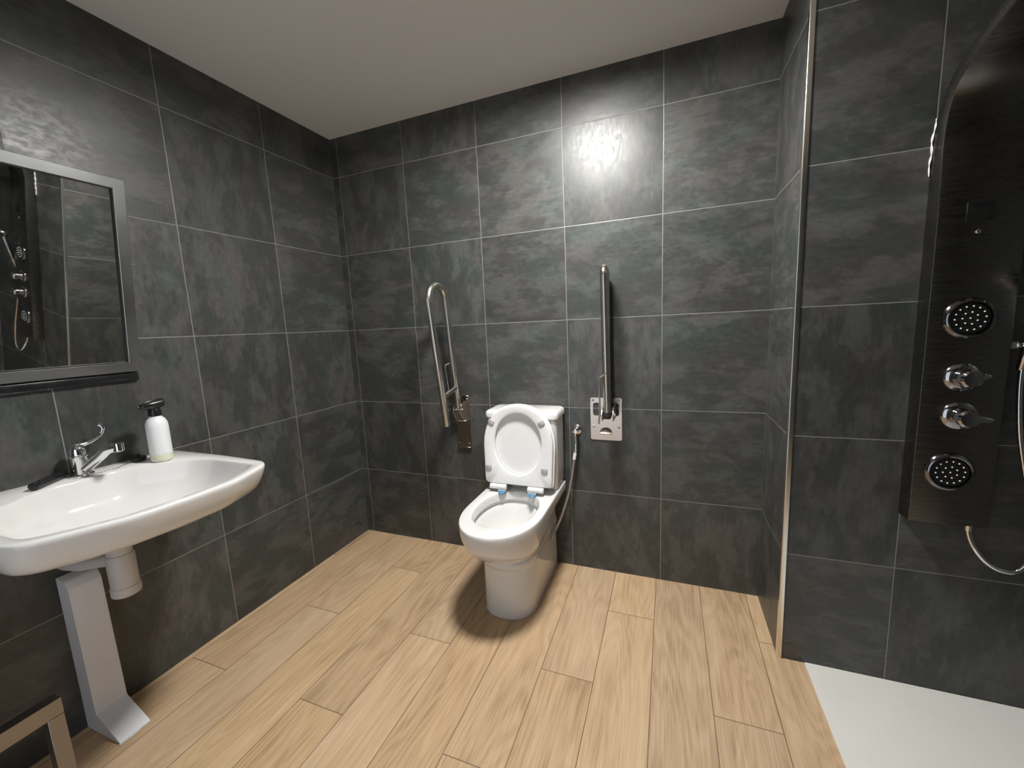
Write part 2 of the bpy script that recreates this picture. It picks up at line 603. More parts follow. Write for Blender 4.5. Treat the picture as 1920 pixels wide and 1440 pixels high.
RIM_Z = 0.486
rim_o = d_outline(0.187, 0.012, 0.42, 0.680, p=2.15)
ped_o = d_outline(0.124, 0.012, 0.37, 0.500, p=2.3)


def bowl_ring(z, grow=0.0, rim_shrink=0.0):
    B = 0.0
    if z > 0.283:
        B = max(0.0, 1 - (max(0.0, 0.475 - z) / 0.192) ** 2.2) ** 0.75
    R = sstep(0.345, 0.452, z)
    out = []
    for (px, py), (rx, ry) in zip(ped_o, rim_o):
        s = sstep(0.13, 0.34, 0.5 * (py + ry))
        f = R * (1 - s) + B * s
        x, y = px + (rx - px) * f, py + (ry - py) * f
        g = 1 + grow - rim_shrink
        x *= g
        y = 0.25 + (y - 0.25) * g if y > 0.25 else y
        out.append((TX + x, -y, z))
    return out


zs = [0.004, 0.012, 0.05, 0.1, 0.15, 0.20, 0.225, 0.236, 0.243, 0.252, 0.262, 0.272, 0.279, 0.284, 0.288, 0.295, 0.302, 0.31, 0.325, 0.34,
      0.355, 0.37, 0.385, 0.40, 0.415, 0.43, 0.445, 0.46, 0.47]
rings = []
for z in zs:
    g = 0.045 * sstep(0.232, 0.250, z) * (1 - sstep(0.270, 0.288, z))
    g += -0.02 * max(0.0, 1 - z / 0.012) + 0.02 * (1 - z / 0.2 if z < 0.2 else 0)
    rings.append(bowl_ring(z, g))
rings += [bowl_ring(0.479, 0, 0.001), bowl_ring(0.4832, 0, 0.005), bowl_ring(0.4853, 0, 0.012), bowl_ring(RIM_Z, 0, 0.022)]
ctr = (TX, -0.400)
outer2d = [(p[0], p[1]) for p in rings[-1]]
N = len(outer2d)


def inner_ring(rx, ry, z, cy=-0.400, p=2.25):
    """point of the opening in the same direction as each outline point"""
    out = []
    for ox, oy in outer2d:
        a = math.atan2(oy - ctr[1], ox - ctr[0])
        c, s = math.cos(a), math.sin(a)
        r = 1.0 / ((abs(c) / rx) ** p + (abs(s) / ry) ** p) ** (1 / p)
        out.append((ctr[0] + r * c, cy + r * s, z))
    return out


rings += [inner_ring(0.150, 0.200, RIM_Z), inner_ring(0.144, 0.194, RIM_Z - 0.002), inner_ring(0.141, 0.191, RIM_Z - 0.008),
          inner_ring(0.139, 0.188, 0.462), inner_ring(0.138, 0.187, 0.445), inner_ring(0.152, 0.198, 0.441), inner_ring(0.152, 0.198, 0.425),
          inner_ring(0.140, 0.188, 0.416), inner_ring(0.130, 0.176, 0.395), inner_ring(0.115, 0.155, 0.355), inner_ring(0.09, 0.12, 0.31),
          inner_ring(0.06, 0.075, 0.275, -0.40), inner_ring(0.045, 0.05, 0.25, -0.39), inner_ring(0.03, 0.035, 0.24, -0.385)]
bowl = obj('bowl', loft(bm_new(), rings), M['porcelain'], toilet, 50)
# sealant bead and fixing cap at the foot
bead = [Vector((p[0], p[1] - 0.001, 0.003)) for p in bowl_ring(0.004)]
i0 = 7
bead = bead[i0:] + bead[:1]
obj('sealant_bead', tube(bm_new(), bead, 0.0032, 8), M['silicone'], bowl)
obj('screw_cap', lathe(bm_new(), [(0.006, -0.002), (0.006, 0.002), (0.003, 0.003)], (TX + 0.1215, -0.17, 0.075), (1, 0, 0), 16), M['bumper'], bowl)
# jet slot in the rear wall of the bowl
obj('flush_outlet', box(bm_new(), (TX + 0.075, -0.238, 0.447), (TX + 0.100, -0.229, 0.457), 0.002), M['grate'], bowl)

# cistern
cx0, cx1, cyf = TX - 0.185, TX + 0.185, -0.165


def rrect(x0, x1, y0, y1, r, seg=6):
    return round_poly([(x0, y0), (x1, y0), (x1, y1), (x0, y1)], r, seg)


def slab(poly_fn, zlist):
    return [[(x, y, z) for x, y in poly_fn(g)] for z, g in zlist]


cis = lambda g: rrect(cx0 + g, cx1 - g, cyf + g, -0.010, 0.022)
obj('cistern', loft(bm_new(), slab(cis, [(0.4862, 0.014), (0.492, 0.008), (0.51, 0.004), (0.60, 0.002), (0.848, 0.0), (0.850, 0.002)])),
    M['porcelain'], toilet)
lidp = lambda g: rrect(cx0 - 0.008 + g, cx1 + 0.008 - g, cyf - 0.010 + g, -0.004, 0.024)
obj('cistern_lid', loft(bm_new(), slab(lidp, [(0.853, 0.004), (0.856, 0.001), (0.876, 0.0), (0.885, 0.004), (0.890, 0.011), (0.892, 0.022)])),
    M['porcelain'], toilet)
obj('flush_button', lathe(bm_new(), [(0.026, 0.0), (0.026, 0.004), (0.022, 0.006), (0.0, 0.0065)], (TX - 0.01, -0.085, 0.8915)), M['chrome'], toilet)

# seat and lid, both raised and leaning on the cistern
SEAT_O = Vector((TX - 0.003, -0.222, 0.528))
lean = math.atan2(0.036, 0.40)
S_UP = Vector((0, math.sin(lean), math.cos(lean)))
S_N = Vector((0, -math.cos(lean), math.sin(lean)))   # towards the room


def on_seat(p, depth):
    return SEAT_O + Vector((p[0], 0, 0)) + S_UP * p[1] + S_N * depth


def seat_outline(g=0.0):
    pts = [(-0.172 - g, -0.0 - g), (0.172 + g, -0.0 - g)]
    out = round_poly([(-0.174 - g, -g), (0.174 + g, -g), (0.181 + g, 0.195), (-0.181 - g, 0.195)], [0.022, 0.022, 0, 0], 6)
    k = len(out) - 2
    out = out[:k]
    for i in range(41):
        t = PI * i / 40
        c, s = math.cos(t), math.sin(t)
        out.append(((0.181 + g) * math.copysign(abs(c) ** 0.93, c), 0.195 + (0.203 + g) * abs(s) ** 0.93))
    return out


sc = (0.0, 0.205)
so, so1 = radial(seat_outline(0), sc), radial(seat_outline(-0.004), sc)
hole = radial(ellipse(sc, 0.131, 0.161, p=2.05), sc)
hole1 = radial(ellipse(sc, 0.126, 0.156, p=2.05), sc)
hole2 = radial(ellipse(sc, 0.123, 0.153, p=2.05), sc)
mk = lambda poly, d: [on_seat(p, d) for p in poly]
rings = [mk(hole1, -0.004), mk(so1, -0.004), mk(so, -0.001), mk(so, 0.012), mk(so1, 0.0155), mk(hole, 0.0165), mk(hole1, 0.014), mk(hole2, 0.008), mk(hole1, -0.004)]
bm = loft(bm_new(), rings, False, False)
bmesh.ops.remove_doubles(bm, verts=bm.verts, dist=1e-6)
bmesh.ops.recalc_face_normals(bm, faces=bm.faces)
seat = obj('seat', bm, M['seat'], toilet)
for (bx, bh, ang) in ((-0.137, 0.312, -0.5), (0.126, 0.316, 0.5), (-0.154, 0.080, 0.05), (0.140, 0.084, 0.05)):
    poly = rrect(-0.0165, 0.0165, -0.0125, 0.0125, 0.008, 5)
    ca, sa = math.cos(ang), math.sin(ang)
    rt = [(bx + x * ca - y * sa, bh + x * sa + y * ca) for x, y in poly]
    sh = lambda k: [(bx + (x - bx) * k, bh + (y - bh) * k) for x, y in rt]
    obj('bumper', loft(bm_new(), [mk(rt, 0.015), mk(rt, 0.020), mk(sh(0.8), 0.0225)]), M['bumper'], seat, label='grey rubber bumper')
lo, lo1 = radial(seat_outline(0.006), sc), radial(seat_outline(0.001), sc)
obj('lid', loft(bm_new(), [mk(lo1, -0.026), mk(lo, -0.023), mk(lo, -0.010), mk(lo1, -0.0075), mk(radial(seat_outline(-0.012), sc), -0.009)]), M['seat'], toilet)
for x0, x1 in ((TX - 0.151, TX - 0.062), (TX + 0.050, TX + 0.132)):
    hz, hy = 0.5145, -0.238
    px = x1 - 0.025 if x0 < TX else x0 + 0.025
    bm = lathe(bm_new(), [(0.010, 0.0), (0.0135, 0.002), (0.0135, x1 - x0 - 0.002), (0.010, x1 - x0)], (x0, hy, hz), (1, 0, 0), 24)
    box(bm, (px - 0.020, hy - 0.010, RIM_Z + 0.0062), (px + 0.020, hy + 0.010, hz - 0.004), 0.002)
    hg = obj('hinge', bm, M['seat'], toilet)
    obj('hinge_pad', lathe(bm_new(), [(0.024, 0.0), (0.024, 0.003), (0.021, 0.006), (0.012, 0.0065)], (px, hy - 0.003, RIM_Z + 0.0002), sx=1, sy=0.75), M['blue'], hg,
        label='blue plastic pad under the hinge')

# ------------------------------------------------------------------ water supply of the toilet
valve = thing('angle_valve', 'small round chrome stop valve on the wall right of the toilet cistern', 'valve', (1.437, 0, 0.768))
vx, vz = 1.437, 0.768
obj('rosette', lathe(bm_new(), [(0.026, -0.0), (0.026, 0.004), (0.020, 0.010), (0.012, 0.013)], (vx, 0, vz), (0, -1, 0)), M['chrome'], valve)
bm = lathe(bm_new(), [(0.0105, 0.010), (0.0105, 0.030), (0.014, 0.032), (0.014, 0.046), (0.009, 0.050)], (vx, 0, vz), (0, -1, 0), 24)
tube(bm, [(vx, -0.038, vz), (vx, -0.038, vz - 0.03)], 0.0095, 14)
obj('body', bm, M['chrome'], valve)
obj('handle', box(bm_new(), (vx - 0.016, -0.062, vz - 0.005), (vx + 0.016, -0.049, vz + 0.005), 0.003), M['chrome'], valve)
hose = thing('supply_hose', 'thin grey braided hose hanging from the chrome stop valve to the toilet', 'hose', (1.40, -0.05, 0.25))
path = spline([(vx, -0.038, vz - 0.028), (vx, -0.040, vz - 0.09), (1.428, -0.045, 0.62), (1.402, -0.055, 0.46), (1.365, -0.075, 0.33),
               (1.338, -0.098, 0.262), (1.324, -0.118, 0.232), (1.319, -0.130, 0.204)], 8)
obj('braided_sleeve', tube(bm_new(), path, 0.0075, 12), M['hose'], hose)
obj('ferrule', tube(bm_new(), [Vector(p) for p in path[5:13]], 0.0088, 14), M['chrome'], hose)
obj('collar', tube(bm_new(), [Vector(p) for p in path[12:17]], 0.0086, 14), M['nozzle'], hose, label='white plastic collar')


# ------------------------------------------------------------------ grab rails
def arc(c, r0, r1, a0, a1, n=14):
    """arc in the YZ plane; c = (x, y, z)"""
    return [(c[0], c[1] + r0 * math.cos(a0 + (a1 - a0) * i / n), c[2] + r1 * math.sin(a0 + (a1 - a0) * i / n)) for i in range(n + 1)]


def hexbolt(bm, c, r=0.006):
    return lathe(bm, [(r, 0.0), (r, 0.003), (r * 0.6, 0.005)], c, (0, -1, 0), 12)


# left rail: hairpin loop standing out from the wall, leaning a little into the room
rx = 0.775
rail = thing('grab_rail', 'folded-up steel hairpin grab rail on the wall left of the toilet', 'grab rail', (rx, 0, 0.63), 'fold-up grab rails')
bm = box(bm_new(), (0.732, -0.005, 0.632), (0.817, -0.0005, 0.934), 0.0012, 1)
box(bm, (0.730, -0.016, 0.626), (0.819, -0.0005, 0.634), 0.001, 1)
plate = obj('wall_plate', bm, M['steel_dark_reflect'], rail)
for px, pz in ((0.742, 0.655), (0.807, 0.655), (0.742, 0.915), (0.807, 0.915)):
    obj('screw', hexbolt(bm_new(), (px, -0.005, pz), 0.005), M['chrome'], plate)
loop = [(rx, -0.190, 0.803), (rx, -0.283, 1.455)]
near0, near1 = Vector((rx, -0.190, 0.803)), Vector((rx, -0.281, 1.452))
far0, far1 = Vector((rx, -0.052, 0.872)), Vector((rx, -0.117, 1.466))
mid = (near1 + far1) * 0.5
rad = (near1 - far1).length * 0.5
pts = [near0.lerp(near1, i / 6) for i in range(7)]
e1 = (near1 - far1).normalized()
e2 = Vector((0, -0.12, 1.0)).normalized()
e2 = (e2 - e1 * e2.dot(e1)).normalized()
for i in range(1, 20):
    a = PI * i / 20
    pts.append(mid + e1 * rad * math.cos(a) + e2 * rad * 0.95 * math.sin(a))
pts += [far1.lerp(far0, i / 6) for i in range(7)]
obj('tube_loop', tube(bm_new(), pts, 0.0175, 20), M['steel_v'], rail)
ca, cb = near0.lerp(near1, 0.245), far0.lerp(far1, 0.20)
obj('crossbar', tube(bm_new(), [ca, cb], 0.0135, 18), M['steel_v'], rail)
w0 = ca.lerp(cb, 0.46)
obj('paper_holder', tube(bm_new(), spline([w0, w0 + Vector((0, -0.012, 0.075)), w0 + Vector((0, -0.022, 0.142)), w0 + Vector((0.004, -0.020, 0.152)),
                                           w0 + Vector((0.012, 0.002, 0.156))], 5), 0.0035, 10), M['steel_v'], rail, label='thin wire paper holder')
bm = bm_new()
for dx in (-0.024, 0.020):
    poly = [(-0.005, 0.905), (-0.005, 0.800), (-0.040, 0.800), (-0.075, 0.850), (-0.062, 0.888), (-0.030, 0.905)]
    loft(bm, [[(rx + dx + t, y, z) for y, z in round_poly(poly, [0, 0, 0.01, 0.012, 0.012, 0.01], 3)] for t in (0, 0.004)])
box(bm, (rx - 0.036, -0.040, 0.792), (rx + 0.036, -0.004, 0.797), 0.001, 1)
hb = obj('hinge_bracket', bm, M['steel_plate'], rail)
obj('hinge_pin', lathe(bm_new(), [(0.006, 0.0), (0.006, 0.056)], (rx - 0.028, -0.050, 0.862), (1, 0, 0), 14), M['chrome'], hb)
obj('stop_lever', box(bm_new(), (rx - 0.052, -0.098, 0.862), (rx - 0.040, -0.058, 0.868), 0.001, 1), M['steel_plate'], hb)

# right rail: the same kind seen edge-on, on a wide plate with two windows
rx = 1.613
rail = thing('grab_rail', 'folded-up steel grab rail on a wide cut-out plate right of the toilet', 'grab rail', (1.586, 0, 0.72), 'fold-up grab rails')
x0, x1, z0, z1 = 1.509, 1.664, 0.720, 0.938


def plate_mesh():
    bm = bm_new()
    out = rrect(x0, x1, z0, z1, 0.010, 4)
    holes = [rrect(1.522, 1.561, 0.846, 0.912, 0.014, 4), rrect(1.611, 1.651, 0.846, 0.912, 0.014, 4),
             [(1.586 + 0.030 * math.cos(t), 0.760 + 0.026 * math.sin(t)) for t in [PI * i / 16 for i in range(17)]]]
    loops = []
    for poly in [out] + holes:
        vs = [bm.verts.new((x, -0.0052, z)) for x, z in poly]
        loops += [bm.edges.new((vs[i], vs[(i + 1) % len(vs)])) for i in range(len(vs))]
    g = bmesh.ops.triangle_fill(bm, use_beauty=True, edges=loops)
    # drop any faces filled inside the windows
    def inside(p, poly):
        c = False
        n = len(poly)
        for i in range(n):
            (ax, az), (bx, bz) = poly[i], poly[i - 1]
            if (az > p[1]) != (bz > p[1]) and p[0] < (bx - ax) * (p[1] - az) / (bz - az) + ax:
                c = not c
        return c
    kill = []
    for f in bm.faces:
        m = f.calc_center_median()
        if any(inside((m.x, m.z), h) for h in holes) or not inside((m.x, m.z), out):
            kill.append(f)
    bmesh.ops.delete(bm, geom=kill, context='FACES_ONLY')
    bmesh.ops.recalc_face_normals(bm, faces=bm.faces)
    r = bmesh.ops.extrude_face_region(bm, geom=list(bm.faces))
    bmesh.ops.translate(bm, verts=[v for v in r['geom'] if isinstance(v, bmesh.types.BMVert)], vec=(0, 0.0047, 0))
    bmesh.ops.recalc_face_normals(bm, faces=bm.faces)
    return bm


plate = obj('wall_plate', plate_mesh(), M['steel_plate'], rail, 30)
for px, pz in ((1.522, 0.925), (1.651, 0.925), (1.524, 0.790), (1.650, 0.788)):
    obj('screw', hexbolt(bm_new(), (px, -0.005, pz), 0.0055), M['darkchrome'], plate)
# bent-out tongue under the half-moon opening
tong = [(1.586 + 0.029 * math.cos(t), 0.760 - 0.026 * math.sin(t) * 0.0) for t in (PI, 0)]
bm = bm_new()
loft(bm, [[(1.557, -0.005, 0.752), (1.615, -0.005, 0.752), (1.615, -0.005, 0.749), (1.557, -0.005, 0.749)],
          [(1.559, -0.022, 0.759), (1.613, -0.022, 0.759), (1.613, -0.022, 0.756), (1.559, -0.022, 0.756)]])
obj('tongue', bm, M['steel_plate'], plate)
near0, near1 = Vector((rx, -0.150, 0.898)), Vector((rx - 0.004, -0.175, 1.480))
far0, far1 = Vector((rx - 0.013, -0.045, 0.905)), Vector((rx - 0.015, -0.040, 1.490))
mid, rad = (near1 + far1) * 0.5, (near1 - far1).length * 0.5
e1 = (near1 - far1).normalized()
e2 = Vector((0, 0, 1))
e2 = (e2 - e1 * e2.dot(e1)).normalized()
pts = [near0.lerp(near1, i / 6) for i in range(7)]
pts += [mid + e1 * rad * math.copysign(abs(math.cos(PI * i / 28)) ** 0.40, math.cos(PI * i / 28)) + e2 * rad * math.sin(PI * i / 28) ** 0.40 for i in range(1, 28)]
pts += [far1.lerp(far0, i / 6) for i in range(7)]
obj('tube_loop', tube(bm_new(), pts, 0.0175, 22), M['steel_v'], rail)
obj('hinge_block', box(bm_new(), (rx - 0.019, -0.165, 0.866), (rx + 0.016, -0.028, 0.899), 0.003), M['black'], rail, label='black plastic hinge block')
bm = bm_new()
for dx in (-0.030, 0.021):
    poly = round_poly([(-0.003, 0.915), (-0.003, 0.845), (-0.115, 0.845), (-0.140, 0.870), (-0.120, 0.900), (-0.05, 0.915)],
                      [0, 0, 0.01, 0.012, 0.012, 0.02], 3)
    if dx > 0:
        poly = [(y, z + 0.012) if z > 0.9 else (y, z) for y, z in poly]
    loft(bm, [[(rx + dx + t, y, z) for y, z in poly] for t in (0, 0.003)])
hb = obj('hinge_bracket', bm, M['steel_plate'], rail)
for sx in (-0.038, 0.024):
    obj('hinge_pin', lathe(bm_new(), [(0.0055, 0.0), (0.0075, 0.003), (0.0075, 0.009), (0.0055, 0.012)], (rx + sx, -0.125, 0.880), (1, 0, 0), 14), M['chrome'], hb)
obj('paper_holder', tube(bm_new(), spline([(rx - 0.003, -0.178, 1.085), (rx - 0.012, -0.180, 1.074), (rx - 0.026, -0.180, 1.066), (rx - 0.030, -0.180, 1.050),
                                           (rx - 0.030, -0.178, 0.95), (rx - 0.032, -0.176, 0.885), (rx - 0.036, -0.172, 0.845)], 5), 0.0042, 10),
    M['steel_v'], rail, label='thin wire paper holder')

# ------------------------------------------------------------------ washbasin
BC_Y = -1.366
SL = 0.022


def bz(y, z):
    """the basin sits very slightly out of level along the wall"""
    return 0.879 + z + SL * (-1.042 - y)


basin_o = round_poly([(0.0005, -1.042), (0.0005, -1.690), (0.30, -1.690), (0.565, -1.675), (0.640, -1.50), (0.648, -1.366), (0.640, -1.23), (0.565, -1.057), (0.30, -1.042)],
                     [0.004, 0.004, 0.3, 0.085, 0.2, 0.2, 0.2, 0.085, 0.3], 8)
basin_i = round_poly([(0.118, -1.26), (0.118, -1.472), (0.255, -1.645), (0.535, -1.640), (0.608, -1.50), (0.616, -1.366), (0.608, -1.232), (0.535, -1.092), (0.255, -1.087)],
                     [0.12, 0.12, 0.16, 0.055, 0.2, 0.2, 0.2, 0.055, 0.16], 8)
bc = (0.34, BC_Y)
bo, bi = radial(basin_o, bc, 144), radial(basin_i, bc, 144)
A0 = (0.0005, BC_Y)
D0 = (0.30, BC_Y)


def ring_o(s, z):
    return [(A0[0] + (x - A0[0]) * s, A0[1] + (y - A0[1]) * s, bz(y, z)) for x, y in bo]


def ring_i(s, z):
    return [(D0[0] + (x - D0[0]) * s, D0[1] + (y - D0[1]) * s, bz(y, z)) for x, y in bi]


rings = [ring_o(0.30, -0.168), ring_o(0.45, -0.166), ring_o(0.62, -0.150), ring_o(0.78, -0.122), ring_o(0.88, -0.102), ring_o(0.925, -0.090),
         ring_o(0.948, -0.078), ring_o(0.968, -0.060), ring_o(0.984, -0.038), ring_o(0.996, -0.016), ring_o(0.9985, -0.009), ring_o(0.9975, -0.004), ring_o(0.994, -0.001), ring_o(0.988, 0.0),
         ring_i(1.012, -0.0003), ring_i(1.002, -0.002), ring_i(0.994, -0.007), ring_i(0.975, -0.022), ring_i(0.940, -0.047), ring_i(0.885, -0.075),
         ring_i(0.79, -0.100), ring_i(0.64, -0.116), ring_i(0.44, -0.124), ring_i(0.22, -0.129), ring_i(0.09, -0.131)]
basin = thing('washbasin', 'wide white wall-hung washbasin on the left wall', 'washbasin', (0, BC_Y, 0.70))
obj('bowl', loft(bm_new(), rings), M['porcelain'], basin, 60)
obj('drain', lathe(bm_new(), [(0.030, 0.0), (0.030, 0.003), (0.024, 0.004), (0.018, 0.001), (0.0, 0.001)], (0.30, BC_Y, bz(BC_Y, -0.1305))), M['chrome'], basin)

# tap
ty, tx = -1.341, 0.058
tzb = bz(ty, 0.0012)
tap = thing('basin_tap', 'chrome lever tap at the back of the white washbasin', 'tap', (tx, ty, tzb))
obj('base_ring', lathe(bm_new(), [(0.030, 0.0), (0.030, 0.004), (0.025, 0.007), (0.022, 0.008)], (tx, ty, tzb)), M['chrome'], tap)
obj('body', lathe(bm_new(), [(0.0225, 0.005), (0.0215, 0.02), (0.0225, 0.045), (0.0235, 0.062), (0.0235, 0.066), (0.021, 0.067)], (tx, ty, tzb)), M['chrome'], tap)
obj('cap', lathe(bm_new(), [(0.027, 0.0665), (0.0275, 0.068), (0.0225, 0.070), (0.0225, 0.082), (0.020, 0.094), (0.013, 0.103), (0.005, 0.107), (0.0, 0.1075)], (tx, ty, tzb)), M['chrome'], tap)
obj('lever', tube(bm_new(), spline([(tx + 0.002, ty + 0.004, tzb + 0.100), (tx + 0.004, ty + 0.028, tzb + 0.104), (tx + 0.006, ty + 0.050, tzb + 0.114),
                                    (tx + 0.006, ty + 0.064, tzb + 0.128), (tx + 0.006, ty + 0.070, tzb + 0.144), (tx + 0.004, ty + 0.067, tzb + 0.156), (tx + 0.003, ty + 0.060, tzb + 0.160)], 6),
                  [0.0075 - 0.0030 * math.sin(PI * min(1, i / 24)) for i in range(37)], 14), M['chrome'], tap)
sp0 = Vector((tx + 0.010, ty + 0.004, tzb + 0.019))
sp1 = Vector((tx + 0.104, ty + 0.032, tzb + 0.086))
sp2 = Vector((tx + 0.138, ty + 0.048, tzb + 0.094))
obj('spout', tube(bm_new(), spline([sp0, sp0.lerp(sp1, 0.35), sp0.lerp(sp1, 0.7), sp1, sp2], 6), [0.015] * 20 + [0.0148, 0.0145, 0.0142, 0.0135, 0.011], 18), M['chrome'], tap)
obj('aerator', lathe(bm_new(), [(0.0135, 0.012), (0.0140, 0.008), (0.0140, -0.014), (0.0115, -0.016), (0.0, -0.0155)], sp2 + Vector((-0.004, -0.002, 0)), (0, 0, 1), 28), M['chrome'], tap)

# plug on its bead chain
pgx, pgy = 0.052, -1.183
plug = thing('basin_plug', 'black rubber plug on a bead chain between tap and soap bottle', 'plug', (pgx, pgy, bz(pgy, 0)))
obj('plug', lathe(bm_new(), [(0.017, 0.001), (0.0225, 0.004), (0.0235, 0.012), (0.0215, 0.016), (0.007, 0.017), (0.006, 0.024), (0.003, 0.026)], (pgx, pgy, bz(pgy, 0.001)), (0, 0, 1), 28),
    M['blackrubber'], plug)
bm = bm_new()
cpts = spline([(0.080, -1.318, 0), (0.088, -1.300, 0), (0.078, -1.285, 0), (0.086, -1.262, 0), (0.072, -1.245, 0), (0.060, -1.222, 0), (0.062, -1.206, 0)], 6)
for p in cpts:
    bmesh.ops.create_uvsphere(bm, u_segments=10, v_segments=6, radius=0.0021, matrix=Matrix.Translation((p.x, p.y, bz(p.y, 0.0021))))
obj('bead_chain', bm, M['chrome'], plug, label='thin metal bead chain')

# black handled brush lying behind the tap
b0, b1 = Vector((0.100, -1.468, bz(-1.468, 0.0128))), Vector((0.024, -1.376, bz(-1.376, 0.0128)))
brush = thing('nail_brush', 'slim black plastic brush lying on the washbasin left of the tap', 'brush', b0)
obj('handle', tube(bm_new(), [b0 - (b1 - b0).normalized() * 0.004, b0, b0.lerp(b1, 0.1), b0.lerp(b1, 0.6), b1, b1 + (b1 - b0).normalized() * 0.003],
                   [0.008, 0.0128, 0.0142, 0.0142, 0.0135, 0.008], 20, flat=0.85), M['black'], brush)
obj('ridge', tube(bm_new(), [b0.lerp(b1, 0.2) + Vector((0.002, 0, 0.0112)), b0.lerp(b1, 0.95) + Vector((0.002, 0, 0.0112))], 0.003, 10), M['black'], brush)

# soap bottle
sx, sy = 0.134, -1.151
sz = bz(sy, 0.0008)
soap = thing('soap_bottle', 'frosted white soap bottle with black pump on the washbasin', 'soap bottle', (sx, sy, sz))
R = 0.0330
obj('bottle_body', lathe(bm_new(), [(0.027, 0.0), (R - 0.002, 0.002), (R, 0.008), (R, 0.128), (R - 0.001, 0.140), (R - 0.006, 0.154), (R - 0.014, 0.163), (0.0170, 0.167), (0.0155, 0.176)], (sx, sy, sz), segs=48),
    M['bottle'], soap)
obj('soap_liquid', lathe(bm_new(), [(0.0273, 0.0005), (R - 0.0016, 0.0022), (R + 0.0003, 0.008), (R + 0.0003, 0.028), (R - 0.002, 0.0285)], (sx, sy, sz), segs=48), M['soap'], soap, label='pale green soap in the bottom')
obj('collar', lathe(bm_new(), [(0.0165, 0.167), (0.0190, 0.168), (0.0190, 0.186), (0.0180, 0.190), (0.0160, 0.194), (0.0160, 0.206)], (sx, sy, sz), segs=32), M['black'], soap)
# pump head: a flat two-lobed foamer with a nose pointing along the wall
hd = bm_new()
prof = [(-0.040, 0.008), (-0.034, 0.012), (-0.018, 0.019), (0.002, 0.0185), (0.014, 0.020), (0.025, 0.019), (0.031, 0.012)]
rg = []
for (l, w) in [(-0.042, 0.004)] + prof + [(0.033, 0.004)]:
    zc = sz + 0.205 + 0.10 * (l + 0.05)
    hh = 0.72 * w + 0.003
    rg.append([(sx + w * math.cos(t), sy + l, zc + hh * math.sin(t)) for t in [2 * PI * i / 20 for i in range(20)]])
loft(hd, rg)
ph = obj('pump_head', hd, M['black'], soap)
obj('nozzle_tip', lathe(bm_new(), [(0.003, 0.0), (0.0022, 0.006)], (sx, sy - 0.041, sz + 0.206), (0, -1, 0), 12), M['black'], ph)

# bottle trap under the basin
qx, qy = 0.215, -1.352
trap = thing('drain_trap', 'white plastic bottle trap under the washbasin', 'drain trap', (qx, qy, 0.50))
obj('inlet_pipe', lathe(bm_new(), [(0.024, 0.635), (0.024, 0.700)], (qx, qy, 0), segs=32), M['whiteplastic'], trap)
obj('union_nut', lathe(bm_new(), [(0.030, 0.640), (0.032, 0.643), (0.032, 0.668), (0.029, 0.671)], (qx, qy, 0), segs=32), M['whiteplastic'], trap)
obj('trap_body', lathe(bm_new(), [(0.034, 0.530), (0.036, 0.533), (0.0365, 0.632), (0.034, 0.640), (0.028, 0.642)], (qx, qy, 0), segs=40), M['whiteplastic'], trap)
obj('base_cap', lathe(bm_new(), [(0.030, 0.498), (0.037, 0.502), (0.0385, 0.506), (0.0385, 0.530), (0.036, 0.532)], (qx, qy, 0), segs=40), M['whiteplastic'], trap)
obj('outlet_pipe', tube(bm_new(), [(qx - 0.02, qy, 0.612), (qx - 0.06, qy - 0.012, 0.610), (0.09, -1.402, 0.606), (0.04, -1.412, 0.605), (0.002, -1.412, 0.605)], 0.0185, 20), M['whiteplastic'], trap)

# bent sheet-metal bracket between wall and floor
pb0, pb1 = -1.432, -1.347
brk = thing('floor_bracket', 'white folded metal duct with a sloping foot below the washbasin', 'bracket', (0.04, (pb0 + pb1) / 2, 0))
bm = bm_new()
prof = [(0.001, 0.001), (0.192, 0.001), (0.192, 0.006), (0.074, 0.072), (0.066, 0.53), (0.050, 0.555), (0.001, 0.560)]
prof = round_poly(prof, [0, 0, 0.002, 0.01, 0.02, 0.02, 0], 4)
k = lambda x, z, y: (x, y, z)
loft(bm, [[k(x, z, pb0) for x, z in prof], [k(x, z, pb0 + 0.003) for x, z in prof], [k(x, z, pb1 - 0.010 + 0.010 * 0) for x, z in prof], [k(x if x < 0.01 or z < 0.3 else x - 0.004, z, pb1) for x, z in prof]])
obj('duct', bm, M['whitepaint'], brk, 25)
obj('floor_sealant', box(bm_new(), (0.188, pb0 - 0.003, 0.0004), (0.197, pb1 - 0.030, 0.0026), 0.001, 1), M['silicone'], brk)

# brushed steel stand at the lower left edge
fs = thing('metal_stand', 'brushed flat-bar steel frame standing on the floor at the lower left edge', 'stand', (0.27, -1.70, 0))
FX0, FX1 = 0.255, 0.290
FY1, FZ = -1.562, 0.340
obj('top_bar', box(bm_new(), (FX0, -1.90, FZ - 0.048), (FX1, FY1, FZ), 0.001, 1), M['stand'], fs)
obj('leg', box(bm_new(), (FX0, FY1 - 0.034, 0.0005), (FX1, FY1, FZ - 0.0485), 0.001, 1), M['stand'], fs)
obj('leg', box(bm_new(), (FX0, -1.90, 0.0005), (FX1, -1.866, FZ - 0.0485), 0.001, 1), M['stand'], fs)

# ------------------------------------------------------------------ tilting mirror
mir = thing('tilting_mirror', 'steel-framed mirror tilted forward above the washbasin', 'mirror', (0.02, BC_Y, 1.205))
tl = math.radians(8.0)
MO = Vector((0.021, 0, 1.211))
mu = Vector((math.sin(tl), 0, math.cos(tl)))       # up the glass
mn = Vector((math.cos(tl), 0, -math.sin(tl)))      # out of the glass
MY0, MY1, ML = -1.622, -1.113, 0.668


def mp(y, h, d):
    p = MO + mu * h + mn * d
    return (p.x, y, p.z)


